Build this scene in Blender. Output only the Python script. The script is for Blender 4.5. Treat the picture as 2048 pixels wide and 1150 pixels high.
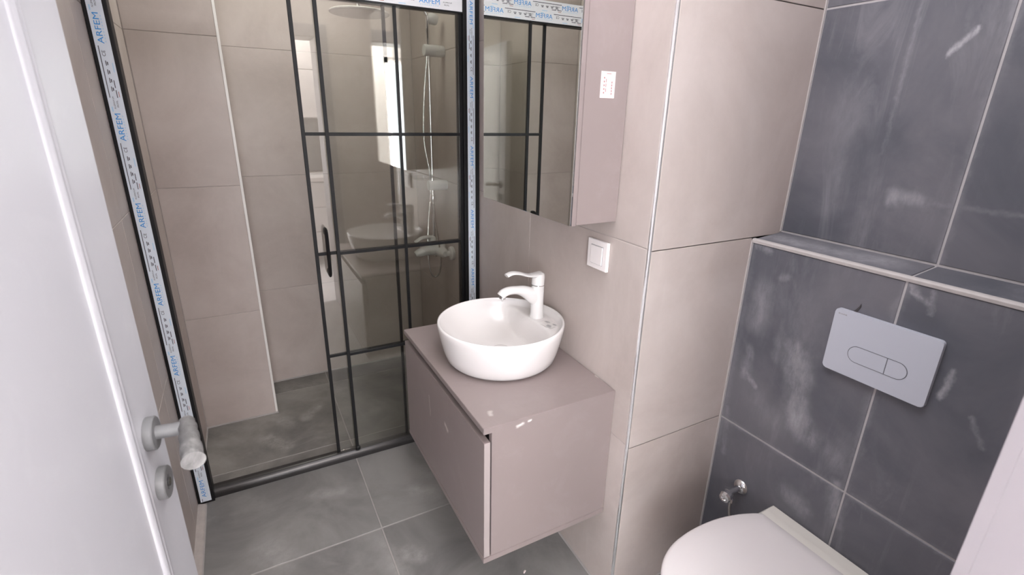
import bpy, bmesh, math, random
from mathutils import Vector, Matrix, Euler
for o in list(bpy.data.objects): bpy.data.objects.remove(o)
random.seed(7)
SC = bpy.context.scene
COL = SC.collection
PI = math.pi

# ------------------------------------------------------------------ camera
cam = bpy.data.cameras.new('camera')
cam.sensor_fit = 'HORIZONTAL'; cam.sensor_width = 36.0
cam.lens = 990.34/2048*36.0
cam.clip_start = 0.01; cam.clip_end = 60
co = bpy.data.objects.new('camera', cam); COL.objects.link(co)
RZ, RX, RY = -0.5022, 1.2368, 0.0216
co.matrix_world = Matrix.Translation((-0.8973, -2.1908, 1.5203)) @ (Matrix.Rotation(RZ, 4, 'Z') @ Matrix.Rotation(RX, 4, 'X') @ Matrix.Rotation(RY, 4, 'Z'))
SC.camera = co
cam.dof.use_dof = True; cam.dof.focus_distance = 1.75; cam.dof.aperture_fstop = 5.6

# ------------------------------------------------------------------ world, lights, exposure
SC.view_settings.view_transform = 'Standard'
SC.view_settings.look = 'None'
SC.view_settings.gamma = 1.0
SC.view_settings.use_curve_mapping = False
SC.view_settings.exposure = 0.95
w = bpy.data.worlds.new('sky'); SC.world = w; w.use_nodes = True
bg = w.node_tree.nodes['Background']; bg.inputs[0].default_value = (0.86, 0.93, 1.0, 1); bg.inputs[1].default_value = 6.0

def area(name, loc, rot, sx, sy, power, color, spread=PI):
    l = bpy.data.lights.new(name, 'AREA'); l.shape = 'RECTANGLE'; l.size = sx; l.size_y = sy
    l.energy = power; l.color = color; l.spread = spread
    o = bpy.data.objects.new(name, l); COL.objects.link(o); o.location = loc; o.rotation_euler = rot
    return o
# daylight entering the kitchen window behind the camera (window at y = -4.0)
area('window_daylight', (-1.72, -4.02, 1.28), (-PI/2, 0, 0), 1.4, 1.5, 160, (1.0, 0.935, 0.925))
# added fill lights under the kitchen, bathroom and shower ceilings, no known fixtures
area('kitchen_fill_light', (-0.7, -3.4, 2.46), (0, 0, 0), 1.4, 0.9, 42, (1.0, 0.96, 0.94))  # added to brighten the kitchen and its reflection in the glass
area('bathroom_fill_light', (-0.35, -1.55, 2.37), (0, 0, 0), 0.80, 0.80, 9.5, (0.97, 0.96, 1.0))  # added broad fill for the bathroom
area('shower_fill_light', (-0.55, 0.15, 2.37), (0, 0, 0), 0.60, 0.40, 3.4, (0.99, 1.0, 0.90))  # added fill to lift the shower walls

# ------------------------------------------------------------------ helpers
WL = {}
def link(o, parent=None, wl=(0, 0, 0)):
    COL.objects.link(o)
    if parent: o.parent = parent
    WL[o.name] = Vector(wl)
    return o
def thing(name, label, cat, loc=(0, 0, 0), group=None, rotz=0.0, kind=None):
    o = bpy.data.objects.new(name, None); o.empty_display_size = .05
    link(o, None, loc); o.location = loc; o.rotation_euler = (0, 0, rotz)
    if label: o['label'] = label
    if cat: o['category'] = cat
    if group: o['group'] = group
    if kind: o['kind'] = kind
    return o
def obj(name, bm, mat, parent=None, label=None, smooth=False, local=False, loc=None, ang=0.6):
    """link bm as one mesh; coordinates are world ones unless local"""
    base = WL[parent.name] if (parent and not local) else Vector((0, 0, 0))
    if loc is not None and not parent: base = Vector(loc)
    if base.length > 0: bmesh.ops.translate(bm, verts=bm.verts, vec=-base)
    bmesh.ops.recalc_face_normals(bm, faces=bm.faces)
    me = bpy.data.meshes.new(name); bm.to_mesh(me); bm.free()
    mats = mat if isinstance(mat, (list, tuple)) else [mat]
    for m in mats: me.materials.append(m)
    if smooth:
        me.shade_smooth() if hasattr(me, 'shade_smooth') else [setattr(p, 'use_smooth', True) for p in me.polygons]
        try: me.set_sharp_from_angle(angle=ang)
        except Exception: pass
    o = bpy.data.objects.new(name, me)
    link(o, parent, (WL[parent.name] if parent else base))
    if loc is not None and not parent: o.location = loc
    if label: o['label'] = label
    return o
def tag(o, label, cat, group=None, kind=None):
    if label: o['label'] = label
    if cat: o['category'] = cat
    if group: o['group'] = group
    if kind: o['kind'] = kind
    return o
def struct(name, bm, mat, loc=(0, 0, 0), **k):
    o = obj(name, bm, mat, None, loc=loc, **k); o['kind'] = 'structure'; return o

def box(bm, x0, x1, y0, y1, z0, z1, bev=0.0, seg=2, mi=0):
    x0, x1 = min(x0, x1), max(x0, x1); y0, y1 = min(y0, y1), max(y0, y1); z0, z1 = min(z0, z1), max(z0, z1)
    vs = [bm.verts.new((x, y, z)) for x in (x0, x1) for y in (y0, y1) for z in (z0, z1)]
    idx = [(0, 1, 3, 2), (4, 6, 7, 5), (0, 4, 5, 1), (2, 3, 7, 6), (0, 2, 6, 4), (1, 5, 7, 3)]
    fs = [bm.faces.new([vs[i] for i in f]) for f in idx]
    for f in fs: f.material_index = mi
    if bev > 0:
        es = list({e for f in fs for e in f.edges})
        bmesh.ops.bevel(bm, geom=es, offset=bev, segments=seg, profile=0.7, affect='EDGES')
    return bm
def B(*a, **k): return box(bmesh.new(), *a, **k)

def prism(bm, pts, f, d):
    """extrude 2D outline pts; f maps (u,v,w)->xyz ; w from d[0] to d[1]"""
    a = [bm.verts.new(f(u, v, d[0])) for u, v in pts]; b = [bm.verts.new(f(u, v, d[1])) for u, v in pts]
    n = len(pts)
    bm.faces.new(a[::-1]); bm.faces.new(b)
    for i in range(n): bm.faces.new((a[i], a[(i+1) % n], b[(i+1) % n], b[i]))
    return bm
def lathe(bm, prof, M=Matrix.Identity(4), n=40, cap=True):
    rings = []
    for r, z in prof:
        if r < 1e-6: rings.append([bm.verts.new(M @ Vector((0, 0, z)))])
        else: rings.append([bm.verts.new(M @ Vector((r*math.cos(2*PI*i/n), r*math.sin(2*PI*i/n), z))) for i in range(n)])
    for a, b in zip(rings, rings[1:]):
        for i in range(n):
            j = (i+1) % n
            if len(a) == 1 and len(b) == 1: continue
            if len(a) == 1: bm.faces.new((a[0], b[j], b[i]))
            elif len(b) == 1: bm.faces.new((a[i], a[j], b[0]))
            else: bm.faces.new((a[i], a[j], b[j], b[i]))
    if cap:
        for r in (rings[0], rings[-1]):
            if len(r) > 1: bm.faces.new(r)
    return bm
def frames(pts, closed=False, up=Vector((0, 0, 1))):
    P = [Vector(p) for p in pts]; n = len(P); out = []
    prev = None
    for i in range(n):
        if closed: t = P[(i+1) % n]-P[i-1]
        else: t = P[min(i+1, n-1)]-P[max(i-1, 0)]
        t.normalize()
        if prev is None:
            u = up if abs(t.dot(up)) < .95 else Vector((1, 0, 0))
            a = (u-t*u.dot(t)).normalized()
        else:
            a = (prev-t*prev.dot(t)).normalized()
        prev = a
        out.append((P[i], t, a, t.cross(a)))
    return out
def tube(bm, pts, r, n=12, up=Vector((0, 0, 1)), closed=False, cap=True):
    """r: number, list, or list of (ra, rb): ra along 'a' (up-ish), rb sideways"""
    fr = frames(pts, closed, up); rings = []
    for i, (p, t, a, b) in enumerate(fr):
        q = r[i] if isinstance(r, (list, tuple)) else r
        ra, rb = q if isinstance(q, (list, tuple)) else (q, q)
        rings.append([bm.verts.new(p+a*(ra*math.cos(2*PI*k/n))+b*(rb*math.sin(2*PI*k/n))) for k in range(n)])
    m = len(rings)
    for i in range(m if closed else m-1):
        A, C = rings[i], rings[(i+1) % m]
        for k in range(n): bm.faces.new((A[k], A[(k+1) % n], C[(k+1) % n], C[k]))
    if cap and not closed: bm.faces.new(rings[0][::-1]); bm.faces.new(rings[-1])
    return bm
def smoothpath(pts, k=6):
    P = [Vector(p) for p in pts]; out = []
    n = len(P)
    for i in range(n-1):
        p0, p1, p2, p3 = P[max(i-1, 0)], P[i], P[i+1], P[min(i+2, n-1)]
        for j in range(k):
            t = j/k
            out.append(0.5*((2*p1)+(p2-p0)*t+(2*p0-5*p1+4*p2-p3)*t*t+(-p0+3*p1-3*p2+p3)*t**3))
    out.append(P[-1]); return out
def Mx(loc, zdir):
    return Matrix.Translation(loc) @ Vector(zdir).to_track_quat('Z', 'Y').to_matrix().to_4x4()

# ------------------------------------------------------------------ materials
def nt(name):
    m = bpy.data.materials.new(name); m.use_nodes = True; t = m.node_tree
    return m, t, t.nodes['Principled BSDF']
def N(t, typ, **k):
    n = t.nodes.new(typ)
    for a, b in k.items(): setattr(n, a, b)
    return n
def mathn(t, op, a, b=None, c=None, clamp=False):
    n = N(t, 'ShaderNodeMath', operation=op, use_clamp=clamp)
    for i, v in enumerate((a, b, c)):
        if v is None: continue
        if hasattr(v, 'is_linked') or hasattr(v, 'links'): t.links.new(v, n.inputs[i])
        else: n.inputs[i].default_value = v
    return n.outputs[0]
def mixc(t, fac, a, b):
    n = N(t, 'ShaderNodeMix', data_type='RGBA')
    for i, v in ((0, fac), (6, a), (7, b)):
        if hasattr(v, 'links'): t.links.new(v, n.inputs[i])
        elif isinstance(v, (int, float)): n.inputs[i].default_value = v
        else: n.inputs[i].default_value = (*v, 1) if len(v) == 3 else v
    return n.outputs[2]
def noise(t, vec, scale, detail=4, rough=.55, dist=0.0):
    n = N(t, 'ShaderNodeTexNoise'); n.inputs['Scale'].default_value = scale; n.inputs['Detail'].default_value = detail
    n.inputs['Roughness'].default_value = rough; n.inputs['Distortion'].default_value = dist
    if vec is not None: t.links.new(vec, n.inputs['Vector'])
    return n
def ramp(t, v, p0, p1, c0=(0, 0, 0, 1), c1=(1, 1, 1, 1)):
    r = N(t, 'ShaderNodeValToRGB'); r.color_ramp.elements[0].position = p0; r.color_ramp.elements[1].position = p1
    r.color_ramp.elements[0].color = c0; r.color_ramp.elements[1].color = c1
    t.links.new(v, r.inputs[0]); return r.outputs[0]
def pos(t): return N(t, 'ShaderNodeNewGeometry').outputs['Position']
def mapping(t, vec, scale=(1, 1, 1), loc=(0, 0, 0)):
    m = N(t, 'ShaderNodeMapping'); m.inputs['Scale'].default_value = scale; m.inputs['Location'].default_value = loc
    t.links.new(vec, m.inputs['Vector']); return m.outputs[0]
def bump(t, p, h, strength=.1, dist=.002):
    b = N(t, 'ShaderNodeBump'); b.inputs['Strength'].default_value = strength; b.inputs['Distance'].default_value = dist
    t.links.new(h, b.inputs['Height']); t.links.new(b.outputs[0], p.inputs['Normal'])

# group: soft capsule stain between A and B
G = bpy.data.node_groups.new('stain', 'ShaderNodeTree')
for nme, ty in (('P', 'NodeSocketVector'), ('A', 'NodeSocketVector'), ('B', 'NodeSocketVector'), ('W', 'NodeSocketFloat')):
    G.interface.new_socket(nme, in_out='INPUT', socket_type=ty)
G.interface.new_socket('Mask', in_out='OUTPUT', socket_type='NodeSocketFloat')
gi = G.nodes.new('NodeGroupInput'); go = G.nodes.new('NodeGroupOutput')
def vm(op, a, b=None):
    n = G.nodes.new('ShaderNodeVectorMath'); n.operation = op
    G.links.new(a, n.inputs[0])
    if b is not None: G.links.new(b, n.inputs[3 if op == 'SCALE' else 1])
    return n
pa = vm('SUBTRACT', gi.outputs['P'], gi.outputs['A']).outputs[0]
ba = vm('SUBTRACT', gi.outputs['B'], gi.outputs['A']).outputs[0]
d1 = vm('DOT_PRODUCT', pa, ba).outputs['Value']; d2 = vm('DOT_PRODUCT', ba, ba).outputs['Value']
dv = G.nodes.new('ShaderNodeMath'); dv.operation = 'DIVIDE'; dv.use_clamp = True; G.links.new(d1, dv.inputs[0]); G.links.new(d2, dv.inputs[1])
sc_ = vm('SCALE', ba, dv.outputs[0]).outputs[0]
ln = vm('LENGTH', vm('SUBTRACT', pa, sc_).outputs[0]).outputs['Value']
mr = G.nodes.new('ShaderNodeMapRange'); mr.interpolation_type = 'SMOOTHSTEP'
G.links.new(ln, mr.inputs['Value']); mr.inputs['From Min'].default_value = 0; G.links.new(gi.outputs['W'], mr.inputs['From Max'])
mr.inputs['To Min'].default_value = 1; mr.inputs['To Max'].default_value = 0
G.links.new(mr.outputs[0], go.inputs[0])

def tile_mat(name, base, alt, dust, dustamt=.35, rough=.5, stains=(), streak=True, dust2=None):
    m, t, p = nt(name)
    P = pos(t)
    oi = N(t, 'ShaderNodeObjectInfo')
    sh = N(t, 'ShaderNodeVectorMath', operation='SCALE'); t.links.new(P, sh.inputs[0]); sh.inputs[3].default_value = 1.0
    ad = N(t, 'ShaderNodeVectorMath', operation='ADD')
    cx = N(t, 'ShaderNodeCombineXYZ'); t.links.new(mathn(t, 'MULTIPLY', oi.outputs['Random'], 9.0), cx.inputs[0]); t.links.new(mathn(t, 'MULTIPLY', oi.outputs['Random'], 5.0), cx.inputs[2])
    t.links.new(sh.outputs[0], ad.inputs[0]); t.links.new(cx.outputs[0], ad.inputs[1]); V = ad.outputs[0]
    n1 = noise(t, V, 2.6, 6, .62, .6); f1 = ramp(t, n1.outputs[0], .36, .66)
    c = mixc(t, f1, base, alt)
    # fine cement grain
    n2 = noise(t, V, 38, 5, .7)
    c2 = mixc(t, mathn(t, 'MULTIPLY', ramp(t, n2.outputs[0], .42, .72), .14), c, tuple(min(1, x*1.35) for x in base))
    # whitish dust left from building work
    vs = mapping(t, P, (5.5, 5.5, 1.1) if streak else (1, 1, 1))
    n3 = noise(t, vs, 2.2, 8, .68, .9); d = ramp(t, n3.outputs[0], .50, .82)
    n4 = noise(t, P, 3.2, 4, .6); d = mathn(t, 'MULTIPLY', d, ramp(t, n4.outputs[0], .38, .68))
    d = mathn(t, 'MULTIPLY', d, dustamt)
    if stains:
        na = noise(t, P, 7, 3, .6); nb = noise(t, P, 42, 4, .65)
        da = N(t, 'ShaderNodeVectorMath', operation='MULTIPLY_ADD'); t.links.new(na.outputs['Color'], da.inputs[0]); da.inputs[1].default_value = (.07, .07, .07); t.links.new(P, da.inputs[2])
        db = N(t, 'ShaderNodeVectorMath', operation='MULTIPLY_ADD'); t.links.new(nb.outputs['Color'], db.inputs[0]); db.inputs[1].default_value = (.022, .022, .022); t.links.new(da.outputs[0], db.inputs[2])
        sub = N(t, 'ShaderNodeVectorMath', operation='SUBTRACT'); t.links.new(db.outputs[0], sub.inputs[0]); sub.inputs[1].default_value = (.046, .046, .046)
        dc = N(t, 'ShaderNodeVectorMath', operation='MULTIPLY_ADD'); t.links.new(nb.outputs['Color'], dc.inputs[0]); dc.inputs[1].default_value = (.020, .020, .020); t.links.new(P, dc.inputs[2])
        sub2 = N(t, 'ShaderNodeVectorMath', operation='SUBTRACT'); t.links.new(dc.outputs[0], sub2.inputs[0]); sub2.inputs[1].default_value = (.010, .010, .010)
        tot = None
        for A, Bq, wd, am in stains:
            g = N(t, 'ShaderNodeGroup'); g.node_tree = G
            t.links.new((sub2 if wd < .019 else sub).outputs[0], g.inputs['P']); g.inputs['A'].default_value = A; g.inputs['B'].default_value = Bq; g.inputs['W'].default_value = wd
            s = mathn(t, 'MULTIPLY', g.outputs[0], am*(1.05 if wd < .015 else 1))
            tot = s if tot is None else mathn(t, 'MAXIMUM', tot, s)
        fine = noise(t, mapping(t, P, (1, 1, .35) if streak else (1, 1, 1)), 26, 6, .75); tot = mathn(t, 'MULTIPLY', tot, mathn(t, 'MULTIPLY_ADD', ramp(t, fine.outputs[0], .32, .68), 1.15, .12), clamp=True)
        d = mathn(t, 'ADD', d, tot, clamp=True)
    c3 = mixc(t, d, c2, dust)
    t.links.new(c3, p.inputs['Base Color'])
    t.links.new(mathn(t, 'MULTIPLY_ADD', d, .35, rough, clamp=True), p.inputs['Roughness'])
    p.inputs['Specular IOR Level'].default_value = .4
    bump(t, p, n2.outputs[0], .12, .0015)
    return m
def plain(name, col, rough=.4, metal=0.0, spec=.5, var=.0, vscale=12, bumpy=0.0, coat=0.0, dustc=None, dusta=0.0, stains=()):
    m, t, p = nt(name)
    V = N(t, 'ShaderNodeTexCoord').outputs['Object']
    n = noise(t, V, vscale, 5, .6)
    c = mixc(t, mathn(t, 'MULTIPLY', n.outputs[0], 1.0), tuple(x*(1-var) for x in col), tuple(min(1, x*(1+var)) for x in col))
    if dustc:
        n5 = noise(t, V, 9, 8, .7, .5); d = mathn(t, 'MULTIPLY', ramp(t, n5.outputs[0], .52, .75), dusta)
        c = mixc(t, d, c, dustc)
    if stains:
        P = pos(t); nn = noise(t, P, 60, 4, .6); dis = N(t, 'ShaderNodeVectorMath', operation='MULTIPLY_ADD')
        t.links.new(nn.outputs['Color'], dis.inputs[0]); dis.inputs[1].default_value = (.012, .012, .012)
        sub = N(t, 'ShaderNodeVectorMath', operation='SUBTRACT'); t.links.new(P, sub.inputs[0]); sub.inputs[1].default_value = (.006, .006, .006); t.links.new(sub.outputs[0], dis.inputs[2])
        for A, Bq, wd, am in stains:
            g = N(t, 'ShaderNodeGroup'); g.node_tree = G
            t.links.new(dis.outputs[0], g.inputs['P']); g.inputs['A'].default_value = A; g.inputs['B'].default_value = Bq; g.inputs['W'].default_value = wd
            c = mixc(t, mathn(t, 'MULTIPLY', g.outputs[0], am*1.5, clamp=True), c, (.72, .66, .64))
    t.links.new(c, p.inputs['Base Color'])
    p.inputs['Roughness'].default_value = rough; p.inputs['Metallic'].default_value = metal
    p.inputs['Specular IOR Level'].default_value = spec; p.inputs['Coat Weight'].default_value = coat; p.inputs['Coat Roughness'].default_value = .05
    if bumpy: bump(t, p, n.outputs[0], bumpy, .001)
    return m

PX = .392; PB = .516
dark_stains = [
 ((PX, -1.479, .93), (PX, -1.53, .70), .055, .55), ((PX, -1.50, .80), (PX, -1.565, .70), .05, .45),
 ((PX, -1.345, .86), (PX, -1.345, .78), .03, .45), ((PX, -1.36, 1.06), (PX, -1.35, .95), .05, .30), ((PX, -1.35, .79), (PX, -1.385, .76), .016, .6),
 ((PX, -1.31, .64), (PX, -1.325, .48), .016, .30), ((PX, -1.415, 1.115), (PX, -1.40, 1.108), .018, .45),
 ((PX, -1.705, 1.165), (PX, -1.74, 1.150), .012, .6), ((PX, -1.74, 1.18), (PX, -1.745, 1.13), .010, .45), ((PX, -1.695, 1.19), (PX, -1.715, 1.16), .012, .5),
 ((PX, -1.816, 1.02), (PX, -1.808, .955), .011, .6), ((PX, -1.87, .935), (PX, -1.90, .885), .010, .30),
 ((PX, -1.54, .50), (PX, -1.60, .48), .045, .35), ((PX, -1.66, .60), (PX, -1.68, .53), .035, .40), ((PX, -1.36, 1.18), (PX, -1.31, 1.19), .020, .55),
 ((PX, -1.43, .99), (PX, -1.43, .88), .025, .2), ((PX, -1.60, .70), (PX, -1.66, .66), .04, .25),
 ((PB, -1.592, 1.668), (PB, -1.631, 1.716), .010, .65), ((PB, -1.56, 1.35), (PB, -1.62, 1.348), .028, .42),
 ((PB, -1.515, 1.95), (PB, -1.51, 1.45), .008, .20), ((PB, -1.62, 1.347), (PB, -1.95, 1.343), .010, .16), ((PB, -1.40, 1.6), (PB, -1.42, 1.3), .06, .12),
 ((PX, -1.687, 1.18), (PX, -1.687, .50), .022, .22), ((PX, -1.30, .60), (PX, -1.95, .60), .016, .22), ((PB, -1.687, 1.9), (PB, -1.687, 1.22), .018, .22),
 ((PX, -1.30, 1.17), (PX, -1.30, .5), .018, .16), ((PX+.05, -1.30, 1.205), (PX+.07, -1.60, 1.205), .07, .40), ((PX, -1.46, 1.05), (PX, -1.50, .95), .09, .16), ((PX, -1.40, .72), (PX, -1.45, .68), .08, .16)]
tile_light = tile_mat('greige_tile', (.440, .378, .350), (.525, .462, .434), (.64, .585, .56), .32, .42)
tile_floor = tile_mat('grey_floor_tile', (.155, .149, .147), (.265, .255, .250), (.55, .53, .52), .40, .45, streak=False,
    stains=[((-1.0, -.55, 0), (-.95, -.62, 0), .10, .22), ((-.72, -.36, 0), (-.80, -.33, 0), .05, .25), ((-.55, -.80, 0), (-.50, -.83, 0), .06, .35),
            ((-.62, -.70, 0), (-.58, -.9, 0), .05, .2), ((-.35, -.55, 0), (-.42, -.50, 0), .06, .3), ((-1.02, -.85, 0), (-1.08, -.9, 0), .08, .25)])
tile_shfloor = tile_mat('shower_floor_tile', (.125, .118, .112), (.245, .23, .215), (.55, .53, .50), .55, .45, streak=False,
    stains=[((-.95, .13, .02), (-.88, .05, .02), .07, .35), ((-.70, .33, .02), (-.76, .25, .02), .05, .35), ((-.9, .3, .02), (-.84, .22, .02), .06, .25)])
tile_dark = tile_mat('anthracite_tile', (.094, .098, .116), (.160, .157, .176), (.46, .45, .48), .42, .5, stains=dark_stains)
grout_dark = plain('light_grout', (.42, .40, .405), .9, var=.15, vscale=30, bumpy=.3)
grout_light = plain('greige_grout', (.42, .375, .355), .9, var=.2, vscale=30, bumpy=.3)
grout_floor = plain('floor_grout', (.36, .335, .325), .9, var=.2, vscale=25, bumpy=.3)
plaster = plain('white_plaster', (.80, .77, .76), .8, var=.04, vscale=8, bumpy=.1)
white_door = plain('white_door_paint', (.55, .55, .585), .30, var=.01, vscale=4, dustc=(.85, .85, .87), dusta=.12)
casing_m = plain('casing_paint', (.27, .245, .262), .4, var=.02)
taupe = plain('taupe_laminate', (.262, .214, .208), .38, var=.03, vscale=5, dustc=(.50, .45, .44), dusta=.10, stains=[((-.335, -1.216, .737), (-.318, -1.216, .741), .009, .8), ((-.302, -1.216, .744), (-.296, -1.216, .745), .006, .8), ((-.001, -1.12, .760), (.0, -1.155, .760), .008, .7), ((-.435, -.93, .60), (-.435, -.95, .59), .012, .5), ((-.435, -.78, .62), (-.435, -.79, .55), .006, .3), ((-.385, -1.15, .76), (-.39, -1.165, .76), .010, .3)])
taupe_edge = plain('taupe_edge_band', (.36, .31, .30), .4, var=.03)
ceramic = plain('white_ceramic', (.73, .70, .69), .16, var=.01)
ceramic_t = plain('toilet_plastic', (.76, .72, .72), .22, var=.01)
ceramic_b = plain('toilet_ceramic', (.74, .71, .66), .15, var=.02)
white_metal = plain('white_lacquered_brass', (.68, .66, .65), .24, var=.01)
black_al = plain('black_aluminium', (.010, .010, .011), .45, var=.2, spec=.3)
sill_al = plain('dark_aluminium_sill', (.055, .052, .052), .30, metal=.6, var=.2)
chrome = plain('chrome', (.86, .86, .87), .10, metal=1.0, var=.02)
chrome_trim = plain('dusty_chrome_trim', (.93, .92, .94), .22, metal=.85, var=.12, vscale=40, dustc=(.7, .68, .66), dusta=.4)
white_trim = plain('white_tile_trim', (.80, .77, .75), .35, var=.05, vscale=30)
ledge_trim = plain('ledge_grout_edge', (.48, .45, .44), .7, var=.15, vscale=40, bumpy=.3)
nickel = plain('dusty_matt_handle', (.20, .20, .205), .5, metal=.3, var=.25, vscale=30, dustc=(.40, .39, .39), dusta=.5)
dusty_film = plain('torn_film_on_handle', (.17, .165, .165), .55, metal=.2, var=.6, vscale=45, bumpy=.8, dustc=(.48, .47, .46), dusta=.75)
film_m = plain('white_blue_protective_film', (.72, .78, .86), .35, var=.04, vscale=30, bumpy=.2)
film_top = plain('white_protective_film', (.80, .80, .82), .35, var=.04, vscale=30, bumpy=.2)
ink_blue = plain('blue_ink', (.03, .30, .72), .5)
ink_pale = plain('pale_blue_ink', (.42, .66, .86), .5)
ink_dark = plain('dark_ink', (.07, .065, .08), .5)
ink_red = plain('faded_red_ink', (.42, .14, .10), .5)
foam = plain('white_foam_wrap', (.66, .64, .63), .7, var=.08, vscale=50, bumpy=.4)
plate_m = plain('matt_grey_plastic', (.50, .52, .585), .38, var=.01)
plate_gap = plain('plate_gap', (.12, .12, .14), .6)
switch_m = plain('white_switch_plastic', (.85, .80, .79), .3, var=.01)
paper = plain('white_paper', (.70, .60, .595), .6, var=.02)
ink_grey = plain('grey_print', (.34, .33, .35), .6)
clear_label = plain('clear_label', (.70, .68, .66), .3, var=.05)
red_ink2 = plain('label_print', (.40, .20, .20), .6)
hosem = plain('steel_hose', (.6, .59, .58), .25, metal=1.0, var=.3, vscale=200)
shade_and_chip = plain('recess_shade_and_chip', (.05, .045, .045), .6)  # painted shade of the drawer grip, also the tile chip's colour
kitchen_white = plain('kitchen_white', (.84, .82, .81), .35, var=.01)
kitchen_grey = plain('kitchen_splashback', (.20, .20, .21), .25, var=.05)
kitchen_floor = plain('kitchen_floor_tile', (.72, .71, .72), .3, var=.05)
mirror_m = plain('mirror_silver', (.80, .83, .80), .01, metal=1.0)
def glass_mat(name, tint, r0):
    m, t, p = nt(name); t.nodes.remove(p)
    out = t.nodes['Material Output']
    tr = N(t, 'ShaderNodeBsdfTransparent'); tr.inputs[0].default_value = (*tint, 1)
    gl = N(t, 'ShaderNodeBsdfGlossy'); gl.inputs['Roughness'].default_value = 0.0; gl.inputs[0].default_value = (1, .98, .96, 1)
    g = N(t, 'ShaderNodeNewGeometry')
    dt = N(t, 'ShaderNodeVectorMath', operation='DOT_PRODUCT'); t.links.new(g.outputs['Incoming'], dt.inputs[0]); t.links.new(g.outputs['Normal'], dt.inputs[1])
    c = mathn(t, 'ABSOLUTE', dt.outputs['Value']); k = mathn(t, 'POWER', mathn(t, 'SUBTRACT', 1.0, c, clamp=True), 5.0)
    f = mathn(t, 'MULTIPLY_ADD', k, 1-r0, r0, clamp=True)
    mx = N(t, 'ShaderNodeMixShader'); t.links.new(f, mx.inputs[0]); t.links.new(tr.outputs[0], mx.inputs[1]); t.links.new(gl.outputs[0], mx.inputs[2])
    t.links.new(mx.outputs[0], out.inputs[0]); return m
glass_m = glass_mat('smoked_glass', (.93, .935, .92), .082)
clear_m = glass_mat('clear_plastic', (.93, .93, .93), .05)

# ------------------------------------------------------------------ tiled surfaces
def tile_bm(c, U, V, Nn, a, b, th=.008, ch=.0012):
    """tile centred on c (on the finished surface), half extents a, b"""
    bm = bmesh.new()
    def q(s, t, d, e): return bm.verts.new(c+U*(s*(a-e))+V*(t*(b-e))-Nn*d)
    k = [(-1, -1), (1, -1), (1, 1), (-1, 1)]
    top = [q(s, t, 0, ch) for s, t in k]; mid = [q(s, t, ch, 0) for s, t in k]; bot = [q(s, t, th, 0) for s, t in k]
    bm.faces.new(top); bm.faces.new(bot[::-1])
    for A, C in ((top, mid), (mid, bot)):
        for i in range(4):
            j = (i+1) % 4; bm.faces.new((A[i], C[i], C[j], A[j]))
    return bm
def tiles(parent, O, U, V, Nn, us, vs, mat, gap=.0024, jitter=.0004):
    O, U, V, Nn = Vector(O), Vector(U), Vector(V), Vector(Nn).normalized()
    for i in range(len(us)-1):
        for j in range(len(vs)-1):
            u0, u1, v0, v1 = us[i], us[i+1], vs[j], vs[j+1]
            c = O+U*((u0+u1)/2)+V*((v0+v1)/2)-Nn*(random.random()*jitter)
            obj('tile', tile_bm(c, U, V, Nn, (u1-u0)/2*1-gap/2, (v1-v0)/2-gap/2), mat, parent)
X, Y, Z = Vector((1, 0, 0)), Vector((0, 1, 0)), Vector((0, 0, 1))
ZT = 2.40
R = .0018  # how far grout lies back
LXo, LXi = -1.226, -1.208   # left wall face, outside and inside the shower

fl = struct('floor', B(-1.40, .60, -2.32, .80, -.12, -R), grout_floor)
tiles(fl, (0, 0, 0), X, Y, Z, [-1.197, -.597, .003, .392], [-2.32, -1.839, -1.239, -.639, -.165], tile_floor, .005)
sf = struct('floor_shower', B(-1.208, .03, -.165, .80, -R, .02-R), grout_floor)
tiles(sf, (0, 0, .02), X, Y, Z, [-1.205, -.597, .028], [-.163, -.047], tile_shfloor, .004)
tiles(sf, (0, 0, .02), X, Y, Z, [-1.205, -.597, .028], [-.047, .555], tile_shfloor, .004)
tiles(sf, (0, 0, .02), X, Y, Z, [-.885, -.597, .028], [.555, .698], tile_shfloor, .004)
ce = struct('ceiling', B(-1.45, .75, -2.32, .85, ZT, ZT+.1), plaster)

wl = struct('wall_left', B(-1.40, LXo-R, -2.32, -.17, 0, ZT), grout_light)
tiles(wl, (LXo, 0, 0), Y, Z, X, [-2.08, -1.53, -.93, -.33, -.172], [.002, .6, 1.2, 1.8, ZT], tile_light)
wl2 = struct('wall_left_shower', B(-1.40, LXi-R, -.17, .80, 0, ZT), grout_light)
tiles(wl2, (LXi, 0, 0), Y, Z, X, [-.168, .355], [.022, .6, 1.2, 1.8, ZT], tile_light)
# boxed-in column in the far left corner of the shower
CX, CY = -.887, .357
wc = struct('wall_column', B(-1.30, CX-R, CY+R, .80, 0, ZT), grout_light)
tiles(wc, (0, CY, 0), X, Z, -Y, [LXi+.001, CX-.008], [.022, .6, 1.2, 1.8, ZT], tile_light)
tiles(wc, (CX, 0, 0), Y, Z, X, [CY+.008, .70], [.022, .6, 1.2, 1.8, ZT], tile_light)
bm = bmesh.new(); prism(bm, [(CX-.009, CY-.001), (CX+.001, CY-.001), (CX+.001, CY+.009), (CX-.002, CY+.009), (CX-.002, CY+.002), (CX-.009, CY+.002)], lambda u, v, w_: (u, v, w_), (.02, ZT))
t_ = struct('trim_1', bm, white_trim); 
wb = struct('wall_back', B(-1.30, .20, .70+R, .80, 0, ZT), grout_light)
tiles(wb, (0, .70, 0), X, Z, -Y, [CX+.001, .029], [.022, .585, 1.2, 1.8, ZT], tile_light)
SX = .030
ws = struct('wall_right_shower', B(SX+R, .20, -.17, .80, 0, ZT), grout_light)
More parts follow.
